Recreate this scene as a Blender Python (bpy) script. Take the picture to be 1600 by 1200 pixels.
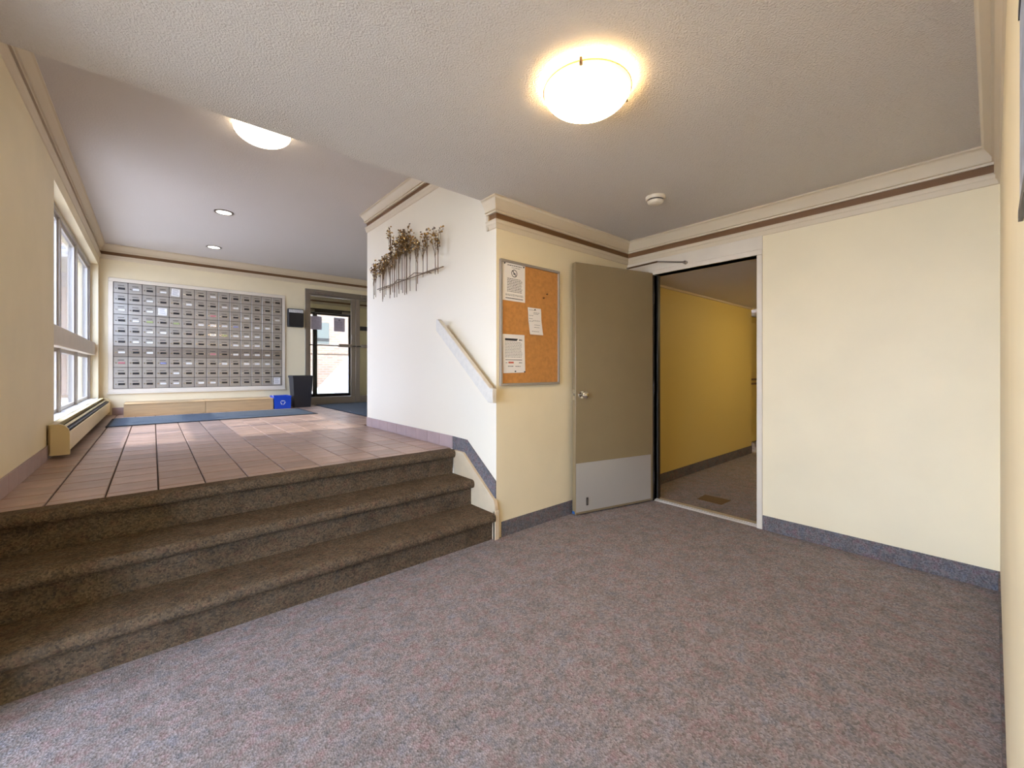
import bpy, bmesh, math, random
from mathutils import Vector, Matrix

for o in list(bpy.data.objects): bpy.data.objects.remove(o)
scene = bpy.context.scene
C = scene.collection
R = math.radians

# ---------------------------------------------------------------- camera, sky, sun, exposure
cam_d = bpy.data.cameras.new('camera'); cam = bpy.data.objects.new('camera', cam_d); C.objects.link(cam)
cam_d.sensor_fit = 'HORIZONTAL'; cam_d.sensor_width = 36.0
cam_d.lens = 36.0 * 649.23 / 1600.0
cam_d.shift_y = -(600.0 - 578.11) / 1600.0
cam_d.clip_start = 0.005; cam_d.clip_end = 200
cam.location = (0, 0, 1.19)
cam.rotation_euler = (R(90), 0, R(-40.80))
scene.camera = cam

SKY_STRENGTH = 21.0
SUN_STRENGTH = 6.0
world = bpy.data.worlds.new('sky'); scene.world = world; world.use_nodes = True
wn = world.node_tree.nodes; wn.clear()
wo = wn.new('ShaderNodeOutputWorld'); wb = wn.new('ShaderNodeBackground')
wb.inputs[0].default_value = (0.575, 0.70, 1.0, 1); wb.inputs[1].default_value = SKY_STRENGTH
world.node_tree.links.new(wb.outputs[0], wo.inputs[0])

sun_d = bpy.data.lights.new('sun', 'SUN'); sun = bpy.data.objects.new('sun', sun_d); C.objects.link(sun)
sun_d.energy = SUN_STRENGTH; sun_d.color = (1.0, 0.93, 0.82); sun_d.angle = R(1.5)
sun.rotation_euler = Vector((1.0, -0.045, -0.81)).to_track_quat('-Z', 'Y').to_euler()
sun.location = (-6, 5, 8)

def portal(name, loc, rot, sx, sy):
    d = bpy.data.lights.new(name, 'AREA'); o = bpy.data.objects.new(name, d); C.objects.link(o)
    d.shape = 'RECTANGLE'; d.size = sx; d.size_y = sy; d.cycles.is_portal = True
    o.location = loc; o.rotation_euler = rot
portal('window_portal', (-0.80, 6.295, 1.715), (0, R(-90), 0), 1.83, 3.33)
portal('exit_portal', (-2.14, 1.035, 1.15), (0, R(-90), 0), 2.0, 2.0)
portal('entrance_portal', (3.1, 10.2, 1.6), (R(-90), 0, 0), 1.9, 2.1)

vs = scene.view_settings
vs.view_transform = 'Standard'; vs.look = 'None'; vs.exposure = 0.58; vs.gamma = 1.0
vs.use_curve_mapping = False

# ---------------------------------------------------------------- main dimensions (metres)
XA, YB, XD, YR, XL, YM = 1.833, 2.293, 3.449, -0.024, -0.568, 8.094
YE, ZC, Z1, ZU = 2.393, 2.40, 0.5576, 2.947
YT = 2.88                       # where the tiles start behind the top nosing
WIN = (4.63, 7.96, 0.80, 2.63)  # window opening y0 y1 z0 z1

# ---------------------------------------------------------------- materials
def lin(c):
    return tuple(((v / 255.0) / 12.92 if v / 255.0 <= 0.04045 else ((v / 255.0 + 0.055) / 1.055) ** 2.4) for v in c) + (1.0,)
MATS = {}
def mat(name, col, rough=0.6, metal=0.0, var=0.0, vscale=6.0, bump=0.0, bscale=120.0, bdetail=3.0, spec=0.5, col2=None, stretch=None, bdist=0.004):
    m = bpy.data.materials.new(name); m.use_nodes = True; MATS[name] = m
    nt = m.node_tree; n = nt.nodes; l = nt.links
    b = n['Principled BSDF']
    b.inputs['Base Color'].default_value = lin(col); b.inputs['Roughness'].default_value = rough
    b.inputs['Metallic'].default_value = metal; b.inputs['Specular IOR Level'].default_value = spec
    tc = n.new('ShaderNodeTexCoord'); src = tc.outputs['Object']
    if stretch:
        mp = n.new('ShaderNodeMapping'); mp.inputs['Scale'].default_value = stretch; l.new(src, mp.inputs[0]); src = mp.outputs[0]
    if var > 0 or col2:
        t = n.new('ShaderNodeTexNoise'); t.inputs['Scale'].default_value = vscale; t.inputs['Detail'].default_value = 4
        l.new(src, t.inputs['Vector'])
        r = n.new('ShaderNodeValToRGB'); r.color_ramp.elements[0].position = 0.3; r.color_ramp.elements[1].position = 0.7
        c2 = col2 if col2 else tuple(max(0, v * (1 - var)) for v in col)
        r.color_ramp.elements[0].color = lin(c2); r.color_ramp.elements[1].color = lin(col)
        l.new(t.outputs['Fac'], r.inputs[0]); l.new(r.outputs[0], b.inputs['Base Color'])
    if bump > 0:
        t = n.new('ShaderNodeTexNoise'); t.inputs['Scale'].default_value = bscale; t.inputs['Detail'].default_value = bdetail
        l.new(src, t.inputs['Vector'])
        bp = n.new('ShaderNodeBump'); bp.inputs['Strength'].default_value = bump; bp.inputs['Distance'].default_value = bdist
        l.new(t.outputs['Fac'], bp.inputs['Height']); l.new(bp.outputs[0], b.inputs['Normal'])
    return m

def carpet_mat(name, cols, fleck=0.35, weave=1.0, tint=0.30):
    m = bpy.data.materials.new(name); m.use_nodes = True; MATS[name] = m
    nt = m.node_tree; n = nt.nodes; l = nt.links; b = n['Principled BSDF']
    b.inputs['Roughness'].default_value = 0.95; b.inputs['Specular IOR Level'].default_value = 0.1
    tc = n.new('ShaderNodeTexCoord')
    t1 = n.new('ShaderNodeTexNoise'); t1.inputs['Scale'].default_value = 9; t1.inputs['Detail'].default_value = 5; t1.inputs['Roughness'].default_value = 0.65
    l.new(tc.outputs['Object'], t1.inputs['Vector'])
    r1 = n.new('ShaderNodeValToRGB'); e = r1.color_ramp.elements
    e[0].position = 0.32; e[0].color = lin(cols[0]); e[1].position = 0.68; e[1].color = lin(cols[3])
    k = e.new(0.45); k.color = lin(cols[1]); k = e.new(0.56); k.color = lin(cols[2])
    l.new(t1.outputs['Fac'], r1.inputs[0])
    t2 = n.new('ShaderNodeTexVoronoi'); t2.inputs['Scale'].default_value = 150
    l.new(tc.outputs['Object'], t2.inputs['Vector'])
    r2 = n.new('ShaderNodeValToRGB'); r2.color_ramp.elements[0].color = (0.30, 0.30, 0.30, 1); r2.color_ramp.elements[1].color = (1.45, 1.45, 1.45, 1)
    sep = n.new('ShaderNodeSeparateColor'); l.new(t2.outputs['Color'], sep.inputs[0]); l.new(sep.outputs[0], r2.inputs[0])
    mx = n.new('ShaderNodeMix'); mx.data_type = 'RGBA'; mx.blend_type = 'MULTIPLY'; mx.inputs[0].default_value = fleck
    l.new(r1.outputs[0], mx.inputs[6]); l.new(r2.outputs[0], mx.inputs[7])
    # coloured threads
    t3 = n.new('ShaderNodeTexNoise'); t3.inputs['Scale'].default_value = 26; t3.inputs['Detail'].default_value = 3
    l.new(tc.outputs['Object'], t3.inputs['Vector'])
    r3 = n.new('ShaderNodeValToRGB'); e = r3.color_ramp.elements
    e[0].position = 0.33; e[0].color = lin((98, 112, 130)); e[1].position = 0.67; e[1].color = lin((162, 110, 112))
    k = e.new(0.5); k.color = lin((128, 120, 114))
    l.new(t3.outputs['Color'], r3.inputs[0])
    mx2 = n.new('ShaderNodeMix'); mx2.data_type = 'RGBA'; mx2.blend_type = 'MIX'; mx2.inputs[0].default_value = tint
    l.new(mx.outputs[2], mx2.inputs[6]); l.new(r3.outputs[0], mx2.inputs[7])
    l.new(mx2.outputs[2], b.inputs['Base Color'])
    bp = n.new('ShaderNodeBump'); bp.inputs['Strength'].default_value = 0.6 * weave; bp.inputs['Distance'].default_value = 0.003
    l.new(t2.outputs['Distance'], bp.inputs['Height']); l.new(bp.outputs[0], b.inputs['Normal'])
    return m

def emit_mat(name, col, strength, veins=0.0):
    m = bpy.data.materials.new(name); m.use_nodes = True; MATS[name] = m
    nt = m.node_tree; n = nt.nodes; l = nt.links; b = n['Principled BSDF']
    b.inputs['Base Color'].default_value = (0.9, 0.9, 0.88, 1); b.inputs['Roughness'].default_value = 0.3
    b.inputs['Emission Color'].default_value = col + (1,); b.inputs['Emission Strength'].default_value = strength
    if veins:
        tc = n.new('ShaderNodeTexCoord'); t = n.new('ShaderNodeTexNoise'); t.inputs['Scale'].default_value = 7; t.inputs['Detail'].default_value = 2
        t.inputs['Distortion'].default_value = 1.5
        l.new(tc.outputs['Object'], t.inputs['Vector'])
        r = n.new('ShaderNodeValToRGB'); r.color_ramp.elements[0].position = 0.35; r.color_ramp.elements[1].position = 0.65
        r.color_ramp.elements[0].color = tuple(c * (1 - veins) for c in col) + (1,); r.color_ramp.elements[1].color = col + (1,)
        l.new(t.outputs['Fac'], r.inputs[0]); l.new(r.outputs[0], b.inputs['Emission Color'])
    return m

def dome_mat(name, mid, edge, strength, edge_k, radius):
    # glass bowl over bulbs: brightest over the bulbs in the middle, dim and amber at the rim
    m = bpy.data.materials.new(name); m.use_nodes = True; MATS[name] = m
    nt = m.node_tree; n = nt.nodes; l = nt.links; b = n['Principled BSDF']
    b.inputs['Base Color'].default_value = (0.85, 0.8, 0.7, 1); b.inputs['Roughness'].default_value = 0.3
    tc = n.new('ShaderNodeTexCoord'); sp = n.new('ShaderNodeVectorMath'); sp.operation = 'MULTIPLY'; sp.inputs[1].default_value = (1, 1, 0)
    l.new(tc.outputs['Object'], sp.inputs[0])
    ln = n.new('ShaderNodeVectorMath'); ln.operation = 'LENGTH'; l.new(sp.outputs[0], ln.inputs[0])
    mr = n.new('ShaderNodeMapRange'); mr.interpolation_type = 'SMOOTHSTEP'; mr.inputs['From Min'].default_value = radius * 0.62; mr.inputs['From Max'].default_value = radius
    l.new(ln.outputs['Value'], mr.inputs[0])
    mx = n.new('ShaderNodeMix'); mx.data_type = 'RGBA'; mx.inputs[6].default_value = mid + (1,); mx.inputs[7].default_value = edge + (1,)
    l.new(mr.outputs[0], mx.inputs[0]); l.new(mx.outputs[2], b.inputs['Emission Color'])
    st_ = n.new('ShaderNodeMapRange'); st_.inputs['To Min'].default_value = strength; st_.inputs['To Max'].default_value = strength * edge_k
    l.new(mr.outputs[0], st_.inputs[0]); l.new(st_.outputs[0], b.inputs['Emission Strength'])
    return m

def glass_mat(name, tint=(0.95, 0.98, 0.98), refl=1.0):
    m = bpy.data.materials.new(name); m.use_nodes = True; MATS[name] = m
    nt = m.node_tree; n = nt.nodes; l = nt.links; n.remove(n['Principled BSDF'])
    o = n['Material Output']
    tr = n.new('ShaderNodeBsdfTransparent'); tr.inputs[0].default_value = tint + (1,)
    gl = n.new('ShaderNodeBsdfGlossy'); gl.inputs['Roughness'].default_value = 0.02
    fr = n.new('ShaderNodeFresnel'); ge = n.new('ShaderNodeNewGeometry')
    mr = n.new('ShaderNodeMapRange'); mr.inputs['To Min'].default_value = 1.3; mr.inputs['To Max'].default_value = 1 / 1.3   # same ratio on both sides of the sheet
    l.new(ge.outputs['Backfacing'], mr.inputs[0]); l.new(mr.outputs[0], fr.inputs[0])
    mx = n.new('ShaderNodeMixShader'); l.new(fr.outputs[0], mx.inputs[0]); l.new(tr.outputs[0], mx.inputs[1]); l.new(gl.outputs[0], mx.inputs[2])
    l.new(mx.outputs[0], o.inputs[0])
    return m

mat('wall', (241, 224, 186), 0.55, bump=0.06, bscale=60, var=0.03, vscale=2.5)
mat('wall_daylit', (240, 227, 202), 0.5, bump=0.05, bscale=60)  # same paint as the other walls, whitened: daylight put into the colour
mat('hall_wall', (222, 196, 116), 0.6, bump=0.08, bscale=60)
mat('ceiling_stipple', (214, 205, 194), 0.9, bump=0.8, bscale=130, bdetail=2.0, bdist=0.007)
mat('ceiling_smooth', (212, 203, 194), 0.8, bump=0.35, bscale=90, bdist=0.006)
mat('trim_paint', (216, 198, 168), 0.45)
mat('trim_white', (228, 214, 192), 0.4, var=0.03)
mat('stringer_paint', (218, 196, 162), 0.45, var=0.04, vscale=12)
mat('band_brown', (118, 82, 46), 0.5)
mat('tile', (184, 154, 138), 0.38, var=0.12, vscale=7, col2=(162, 134, 116), bump=0.12, bscale=30)
mat('base_tile', (178, 152, 146), 0.35, var=0.06, vscale=8)
mat('grout', (74, 62, 54), 0.9)
carpet_mat('carpet', [(136, 128, 128), (148, 139, 138), (158, 147, 147), (150, 146, 152)], 0.7)
carpet_mat('carpet_stairs', [(80, 65, 46), (93, 77, 56), (102, 85, 64), (92, 79, 60)], 0.8, tint=0.10)
carpet_mat('carpet_base', [(92, 88, 87), (106, 101, 101), (114, 108, 109), (100, 98, 103)], 0.8)
mat('door_paint', (140, 121, 88), 0.35, var=0.03)
mat('kick_metal', (196, 190, 180), 0.38, 0.45, bump=0.02, bscale=40)
mat('chrome', (215, 212, 208), 0.15, 1.0)
mat('aluminium', (150, 138, 124), 0.4, 0.7)
mat('dark_metal', (58, 50, 44), 0.45, 0.5)
mat('brass', (206, 172, 112), 0.25, 1.0)
mat('bronze', (118, 96, 72), 0.4, 0.9)
mat('mail_metal', (188, 182, 172), 0.34, 0.75, var=0.05, vscale=4)
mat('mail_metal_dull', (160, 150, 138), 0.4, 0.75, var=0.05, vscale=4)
mat('black_plastic', (26, 25, 25), 0.45)
mat('card_white', (225, 222, 214), 0.6)
mat('card_red', (190, 120, 124), 0.6)
mat('card_green', (160, 168, 110), 0.6)
mat('card_blue', (128, 132, 168), 0.6)
mat('ink', (40, 40, 42), 0.8)
mat('ink_grey', (120, 118, 118), 0.8)
mat('ink_red', (196, 100, 78), 0.8)
mat('paper', (236, 230, 222), 0.7)
mat('paper_backlit', (176, 164, 166), 0.7)  # paper against daylight: its backlit shade put into the colour
mat('cork', (206, 142, 72), 0.9, var=0.10, vscale=35, bump=0.3, bscale=160)
mat('board_frame', (168, 158, 146), 0.4, 0.4)
mat('bench_wood', (202, 168, 122), 0.5, var=0.08, vscale=5, stretch=(1, 4, 12))
mat('rail_wood', (224, 214, 196), 0.45, var=0.05, vscale=30, bump=0.15, bscale=60)
mat('bin_blue', (22, 72, 190), 0.4)
mat('bin_black', (42, 41, 44), 0.45)
mat('mat_blue', (76, 86, 96), 0.95, var=0.08, vscale=40, bump=0.5, bscale=300)
mat('mat_edge', (36, 36, 40), 0.8)
mat('heater_paint', (226, 204, 152), 0.4)
mat('heater_dark', (44, 38, 34), 0.6)
mat('window_frame', (176, 168, 158), 0.4, 0.3)
mat('white_gloss', (235, 232, 226), 0.35)
mat('plastic_cream', (226, 214, 192), 0.45)
mat('brick_tan', (222, 190, 160), 0.9)
mat('concrete', (186, 178, 168), 0.9, var=0.05)
mat('white_slab', (240, 238, 232), 0.9)  # for the added canopy and the slab that imitates a sun patch
mat('grey_green', (118, 116, 104), 0.6)
mat('picture_pale', (196, 206, 224), 0.3, col2=(120, 124, 140), vscale=28, var=0.2)
mat('picture_dark', (70, 68, 70), 0.4)
mat('patch_brown', (112, 86, 50), 0.9, var=0.1, vscale=60)
mat('jamb_shade', (40, 32, 24), 0.5)  # shadow of the gap behind the open leaf, painted onto jamb and stop
mat('threshold', (196, 190, 180), 0.35, 0.5)
mat('tape_blue', (40, 96, 160), 0.7)
glass_mat('glass')
glass_mat('glass_film', (0.66, 0.67, 0.68))
dome_mat('lamp_warm', (1.0, 0.72, 0.37), (1.0, 0.74, 0.40), 42.0, 0.022, 0.182)
emit_mat('lamp_white', (1.0, 0.86, 0.66), 6.0, 0.45)
emit_mat('pot_white', (1.0, 0.95, 0.88), 4.0)
emit_mat('hall_glow', (1.0, 0.84, 0.50), 22.0)

def brick_nodes():
    m = MATS['brick_tan']; nt = m.node_tree; n = nt.nodes; l = nt.links; b = n['Principled BSDF']
    tc = n.new('ShaderNodeTexCoord'); mp = n.new('ShaderNodeMapping'); mp.inputs['Rotation'].default_value = (R(90), 0, 0)
    br = n.new('ShaderNodeTexBrick'); br.inputs['Scale'].default_value = 1.0
    br.inputs['Brick Width'].default_value = 0.21; br.inputs['Row Height'].default_value = 0.075; br.inputs['Mortar Size'].default_value = 0.008
    br.inputs['Color1'].default_value = lin((186, 150, 122)); br.inputs['Color2'].default_value = lin((168, 134, 110)); br.inputs['Mortar'].default_value = lin((172, 158, 146))
    l.new(tc.outputs['Object'], mp.inputs[0]); l.new(mp.outputs[0], br.inputs['Vector']); l.new(br.outputs[0], b.inputs['Base Color'])
brick_nodes()
def tile_nodes():
    # every tile was fired a little differently
    m = MATS['tile']; nt = m.node_tree; n = nt.nodes; l = nt.links; b = n['Principled BSDF']
    src = b.inputs['Base Color'].links[0].from_socket
    oi = n.new('ShaderNodeObjectInfo'); mr = n.new('ShaderNodeMapRange'); mr.inputs['To Min'].default_value = 0.84; mr.inputs['To Max'].default_value = 1.14
    l.new(oi.outputs['Random'], mr.inputs[0])
    hs = n.new('ShaderNodeHueSaturation'); l.new(mr.outputs[0], hs.inputs['Value']); l.new(src, hs.inputs['Color']); l.new(hs.outputs[0], b.inputs['Base Color'])
tile_nodes()

# ---------------------------------------------------------------- mesh helpers
ORG = {}
class MB:
    def __init__(s): s.v = []; s.f = []; s.m = []
    def add(s, vs, fs, mi=0):
        b = len(s.v); s.v += [tuple(p) for p in vs]; s.f += [[b + i for i in f] for f in fs]; s.m += [mi] * len(fs); return s
    def box(s, x0, x1, y0, y1, z0, z1, mi=0):
        return s.add([(x0, y0, z0), (x1, y0, z0), (x1, y1, z0), (x0, y1, z0), (x0, y0, z1), (x1, y0, z1), (x1, y1, z1), (x0, y1, z1)],
                     [(0, 3, 2, 1), (4, 5, 6, 7), (0, 1, 5, 4), (1, 2, 6, 5), (2, 3, 7, 6), (3, 0, 4, 7)], mi)
    def prism(s, poly, axis, a, b, mi=0):
        # poly: 2-D points in the plane across 'axis' (x: (y,z); y: (x,z); z: (x,y))
        def p3(p, t): return {'x': (t, p[0], p[1]), 'y': (p[0], t, p[1]), 'z': (p[0], p[1], t)}[axis]
        n = len(poly)
        vs = [p3(p, a) for p in poly] + [p3(p, b) for p in poly]
        fs = [tuple(range(n)), tuple(range(2 * n - 1, n - 1, -1))] + [(i, i + n, (i + 1) % n + n, (i + 1) % n) for i in range(n)]
        return s.add(vs, fs, mi)
    def tube(s, p0, p1, r0, r1=None, n=8, mi=0):
        r1 = r0 if r1 is None else r1
        p0 = Vector(p0); p1 = Vector(p1); d = (p1 - p0).normalized()
        a = d.orthogonal().normalized(); b = d.cross(a)
        vs = []
        for p, r in ((p0, r0), (p1, r1)):
            for i in range(n):
                t = 2 * math.pi * i / n; vs.append(p + a * (r * math.cos(t)) + b * (r * math.sin(t)))
        fs = [(i, (i + 1) % n, (i + 1) % n + n, i + n) for i in range(n)] + [tuple(range(n - 1, -1, -1)), tuple(range(n, 2 * n))]
        return s.add(vs, fs, mi)
    def path(s, pts, r, n=6, mi=0):
        for a, b in zip(pts, pts[1:]): s.tube(a, b, r, n=n, mi=mi)
        return s
    def lathe(s, c, prof, n=32, mi=0, axis='z'):
        c = Vector(c); vs = []; fs = []
        k = len(prof)
        for i in range(n):
            t = 2 * math.pi * i / n
            for (r, h) in prof:
                q = (r * math.cos(t), r * math.sin(t), h)
                if axis == 'y': q = (q[0], q[2], q[1])
                if axis == 'x': q = (q[2], q[0], q[1])
                vs.append(c + Vector(q))
        for i in range(n):
            j = (i + 1) % n
            for a in range(k - 1): fs.append((i * k + a, j * k + a, j * k + a + 1, i * k + a + 1))
        return s.add(vs, fs, mi)
    def build(s, name, mats, parent=None, bevel=0.0, smooth=False, local=False, seg=1):
        me = bpy.data.meshes.new(name)
        off = Vector((0, 0, 0)) if (local or parent is None) else ORG.get(parent.name, Vector((0, 0, 0)))
        me.from_pydata([Vector(p) - off for p in s.v], [], s.f)
        if not isinstance(mats, (list, tuple)): mats = [mats]
        for m in mats: me.materials.append(MATS[m])
        for p, mi in zip(me.polygons, s.m): p.material_index = mi
        bm = bmesh.new(); bm.from_mesh(me)
        bmesh.ops.remove_doubles(bm, verts=bm.verts, dist=1e-6)
        bmesh.ops.recalc_face_normals(bm, faces=bm.faces)
        if bevel > 0:
            bmesh.ops.bevel(bm, geom=list(bm.edges), offset=bevel, segments=seg, profile=0.5, affect='EDGES', clamp_overlap=True)
        bm.to_mesh(me); bm.free()
        if smooth:
            for p in me.polygons: p.use_smooth = True
            try: me.set_sharp_from_angle(angle=R(40))
            except Exception: pass
        o = bpy.data.objects.new(name, me); C.objects.link(o)
        if name == 'print': o['kind'] = 'stuff'
        if parent is not None: o.parent = parent; ORG[o.name] = off
        return o
def tag(o, label, cat, group=None, kind=None):
    o['label'] = label
    if cat: o['category'] = cat
    if group: o['group'] = group
    if kind: o['kind'] = kind
    return o
def thing(name, loc, label, cat, group=None, kind=None, rz=0.0):
    o = bpy.data.objects.new(name, None); C.objects.link(o); o.location = loc; o.rotation_euler = (0, 0, rz)
    o.empty_display_size = 0.05
    ORG[o.name] = Vector(loc)
    return tag(o, label, cat, group, kind)
def struct(name, mb, m, label, cat, bevel=0.0, smooth=False):
    o = mb.build(name, m, bevel=bevel, smooth=smooth)
    return tag(o, label, cat, kind='structure')
def link_copy(mesh, name, parent, loc, scale=(1, 1, 1), rot=(0, 0, 0)):
    o = bpy.data.objects.new(name, mesh); C.objects.link(o); o.parent = parent; o.location = loc; o.scale = scale; o.rotation_euler = rot
    return o

# ---------------------------------------------------------------- room shell
# lower floor
struct('floor_lower', MB().box(XL - 0.2, XD + 0.05, -1.55, 2.35, -0.1, 0.0), 'carpet', 'mottled grey-brown carpet of the lower landing', 'floor')
struct('floor_hall', MB().box(XD + 0.05, 9.3, 0.3, 3.0, -0.1, 0.0), 'carpet', 'grey carpet of the hallway beyond the open door', 'floor')
fu = struct('floor_upper', MB().box(XL - 0.2, XA + 0.02, 2.86, YM + 0.2, 0.30, Z1 - 0.010).box(XA + 0.02, 4.55, 4.50, YM + 0.2, 0.30, Z1 - 0.010)
            .box(1.9, 4.2, YM + 0.2, 10.2, 0.30, Z1), 'grout', 'square brown tile floor of the upper lobby', 'floor')

# tiles (each one a child of the floor)
PX, PY = 0.2032, 0.2035
tile_mb = MB().box(-0.5, 0.5, -0.5, 0.5, -0.5, 0.5)
def tile_mesh(w, d, h, b=0.003):
    m = MB().box(-w / 2, w / 2, -d / 2, d / 2, -h / 2, h / 2)
    me = bpy.data.meshes.new('tile'); me.from_pydata(m.v, [], m.f); me.materials.append(MATS['tile'])
    bm = bmesh.new(); bm.from_mesh(me); bmesh.ops.recalc_face_normals(bm, faces=bm.faces)
    top = [e for e in bm.edges if all(v.co.z > 0 for v in e.verts)]
    bmesh.ops.bevel(bm, geom=top, offset=b, segments=1, affect='EDGES'); bm.to_mesh(me); bm.free(); return me
TM = {}
rng = random.Random(4)
xs = [XL] + [-0.386 + PX * k for k in range(0, 24)]
xs = [x for x in xs if x < 2.40]
ys = [YT] + [2.958 + PY * k for k in range(0, 26)] + [YM]
G = 0.0034
for i in range(len(xs) - 1):
    for j in range(len(ys) - 1):
        x0, x1, y0, y1 = xs[i], xs[i + 1], ys[j], ys[j + 1]
        if y1 < 4.66 and x0 > XA - 0.01: continue
        if y0 < 4.66 and x1 > XA: x1 = XA
        if y0 < 4.70 and x0 > XA: continue
        if y1 - y0 < 0.03 or x1 - x0 < 0.03: continue
        if x0 > -0.40 and x1 < 1.79 and y0 > 6.40 and y1 < 7.40: continue      # wholly under the long mat
        if x0 > -0.28 and x1 < 1.47 and y0 > 7.62: continue                    # wholly under the benches
        if x0 > 2.20 and y0 > 5.54: continue                                    # wholly under the entrance mat
        key = (round(x1 - x0, 3), round(y1 - y0, 3))
        if key not in TM: TM[key] = tile_mesh(key[0] - 2 * G, key[1] - 2 * G, 0.014)
        t = link_copy(TM[key], 'tile', fu, ((x0 + x1) / 2, (y0 + y1) / 2, Z1 - 0.007 + rng.uniform(-0.0006, 0.0006)))
# walls
wl = MB(); y0, y1, z0, z1 = WIN
XY0, XY1, XZ, XX = 0.0, 2.07, 2.15, -1.95   # glazed exit to the side yard on the lower landing
wl.box(XL - 0.2, XL, -1.55, XY0, 0, 3.05).box(XL - 0.2, XL, XY1, y0, 0, 3.05).box(XL - 0.2, XL, XY0, XY1, XZ, 3.05).box(XL - 0.2, XL, y1, YM + 0.2, 0, 3.05).box(XL - 0.2, XL, y0, y1, 0, z0).box(XL - 0.2, XL, y0, y1, z1, 3.05)
struct('wall_left', wl, 'wall', 'cream wall on the left with the tall window', 'wall')
wf = MB(); EX0, EX1, EZ = 2.065, 3.95, 2.66
wf.box(XL, EX0, YM, YM + 0.15, 0.3, 3.05).box(EX1, 4.55, YM, YM + 0.15, 0.3, 3.05).box(EX0, EX1, YM, YM + 0.15, EZ, 3.05)
struct('wall_far', wf, 'wall', 'cream far wall of the lobby holding the mailboxes', 'wall')
wm = MB().box(XA, XA + 0.14, YB, 4.633, 0, 3.05); wm.m[2] = 1
struct('wall_middle', wm, ['wall_daylit', 'wall'], 'wall, daylight painted into its colour, with the metal tree sculpture and handrail', 'wall')
struct('wall_notice', MB().box(XA + 0.14, XD + 0.1, YB, YB + 0.14, 0, 3.05), 'wall', 'short yellow wall with the cork notice board', 'wall')
struct('wall_lobby_side', MB().box(4.40, 4.55, 4.5, YM, 0.3, 3.05).box(XA + 0.14, 4.40, 4.493, 4.633, 0.3, 3.05), 'wall', 'cream lobby walls round the corner behind the sculpture wall', 'wall')
DY0, DY1, DZ = 1.165, 2.017, 2.055
wd = MB().box(XD, XD + 0.10, -0.15, DY0, 0, 2.5).box(XD, XD + 0.10, DY1, YB, 0, 2.5).box(XD, XD + 0.10, DY0, DY1, DZ, 2.5)
struct('wall_door_side', wd, 'wall', 'cream wall with the open doorway on the right', 'wall')
wr = MB().box(0.42, XD, YR - 0.12, YR, 0, 2.5).box(XL, 0.42, YR - 0.12, YR, 2.10, 2.5)
struct('wall_right', wr, 'wall', 'cream wall at the right edge beside the viewer', 'wall')
struct('wall_back', MB().box(XL - 0.2, 1.0, -1.55, -1.45, 0, 2.5).box(0.9, 1.0, -1.45, YR - 0.12, 0, 2.5), 'wall', 'cream walls of the passage behind the viewer', 'wall')
struct('ceiling_lower', MB().box(XL, XD, -1.55, YE, ZC, 3.05), 'ceiling_stipple', 'stippled lower ceiling over the carpeted landing', 'ceiling')
struct('ceiling_upper', MB().box(XL, 4.55, YE, YM, ZU, 3.05), 'ceiling_smooth', 'higher lobby ceiling with recessed lights', 'ceiling')
# hallway
HY, HZ = 2.272, 2.075
struct('wall_hall_left', MB().box(XD + 0.10, 6.5, HY, HY + 0.14, 0, 2.4), 'hall_wall', 'yellow hallway wall seen through the doorway', 'wall')
struct('wall_hall_recess', MB().box(6.36, 9.3, 2.62, 2.74, 0, 2.4).box(9.2, 9.3, 0.3, 2.62, 0, 2.4), 'hall_wall', 'yellow wall at the far end of the hallway', 'wall')
struct('wall_hall_right', MB().box(XD + 0.10, 9.3, 0.45, 0.55, 0, 2.4), 'hall_wall', 'yellow right-hand wall inside the hallway', 'wall')
struct('ceiling_hall', MB().box(XD + 0.10, 9.3, 0.45, 2.9, HZ, 2.4), 'ceiling_smooth', 'low hallway ceiling beyond the doorway', 'ceiling')
struct('trim_1', MB().box(XD + 0.10, 6.5, HY - 0.018, HY, HZ - 0.022, HZ), 'trim_paint', 'thin pale trim along the hallway ceiling', 'trim')
struct('baseboard_hall', MB().box(XD + 0.10, 6.5, HY - 0.010, HY, 0, 0.105), 'carpet_base', 'dark carpet baseboard of the hallway wall', 'baseboard')

# stepped crown mouldings swept round the walls
def offs(path, d, side):
    out = []
    n = len(path)
    for i, p in enumerate(path):
        p = Vector(p); ns = []
        if i > 0: t = (p - Vector(path[i - 1])).normalized(); ns.append(Vector((-t.y, t.x)) * side)
        if i < n - 1: t = (Vector(path[i + 1]) - p).normalized(); ns.append(Vector((-t.y, t.x)) * side)
        if len(ns) == 1: q = p + ns[0] * d
        else: b = (ns[0] + ns[1]); q = p + b * (d / max(0.2, b.dot(ns[0])))
        out.append(q)
    return out
def sweep(mb, path, prof, z, side):
    k = len(prof); cols = []
    for (o, h) in prof: cols.append([(q.x, q.y, z - h) for q in offs(path, o, side)])
    n = len(path); vs = []
    for i in range(n):
        for a in range(k): vs.append(cols[a][i])
    fs = []
    for i in range(n - 1):
        for a in range(k): fs.append((i * k + a, (i + 1) * k + a, (i + 1) * k + (a + 1) % k, i * k + (a + 1) % k))
    fs += [tuple(range(k)), tuple(range(n * k - 1, (n - 1) * k - 1, -1))]
    return mb.add(vs, fs)
UP = [(0, 0), (0.066, 0), (0.066, 0.010), (0.058, 0.014), (0.054, 0.022), (0.042, 0.040), (0.030, 0.062), (0.024, 0.078), (0.030, 0.080), (0.030, 0.086), (0.020, 0.088), (0.018, 0.100), (0, 0.100)]
BAND = [(0, 0.0995), (0.003, 0.0995), (0.003, 0.1465), (0, 0.1465)]
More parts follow.
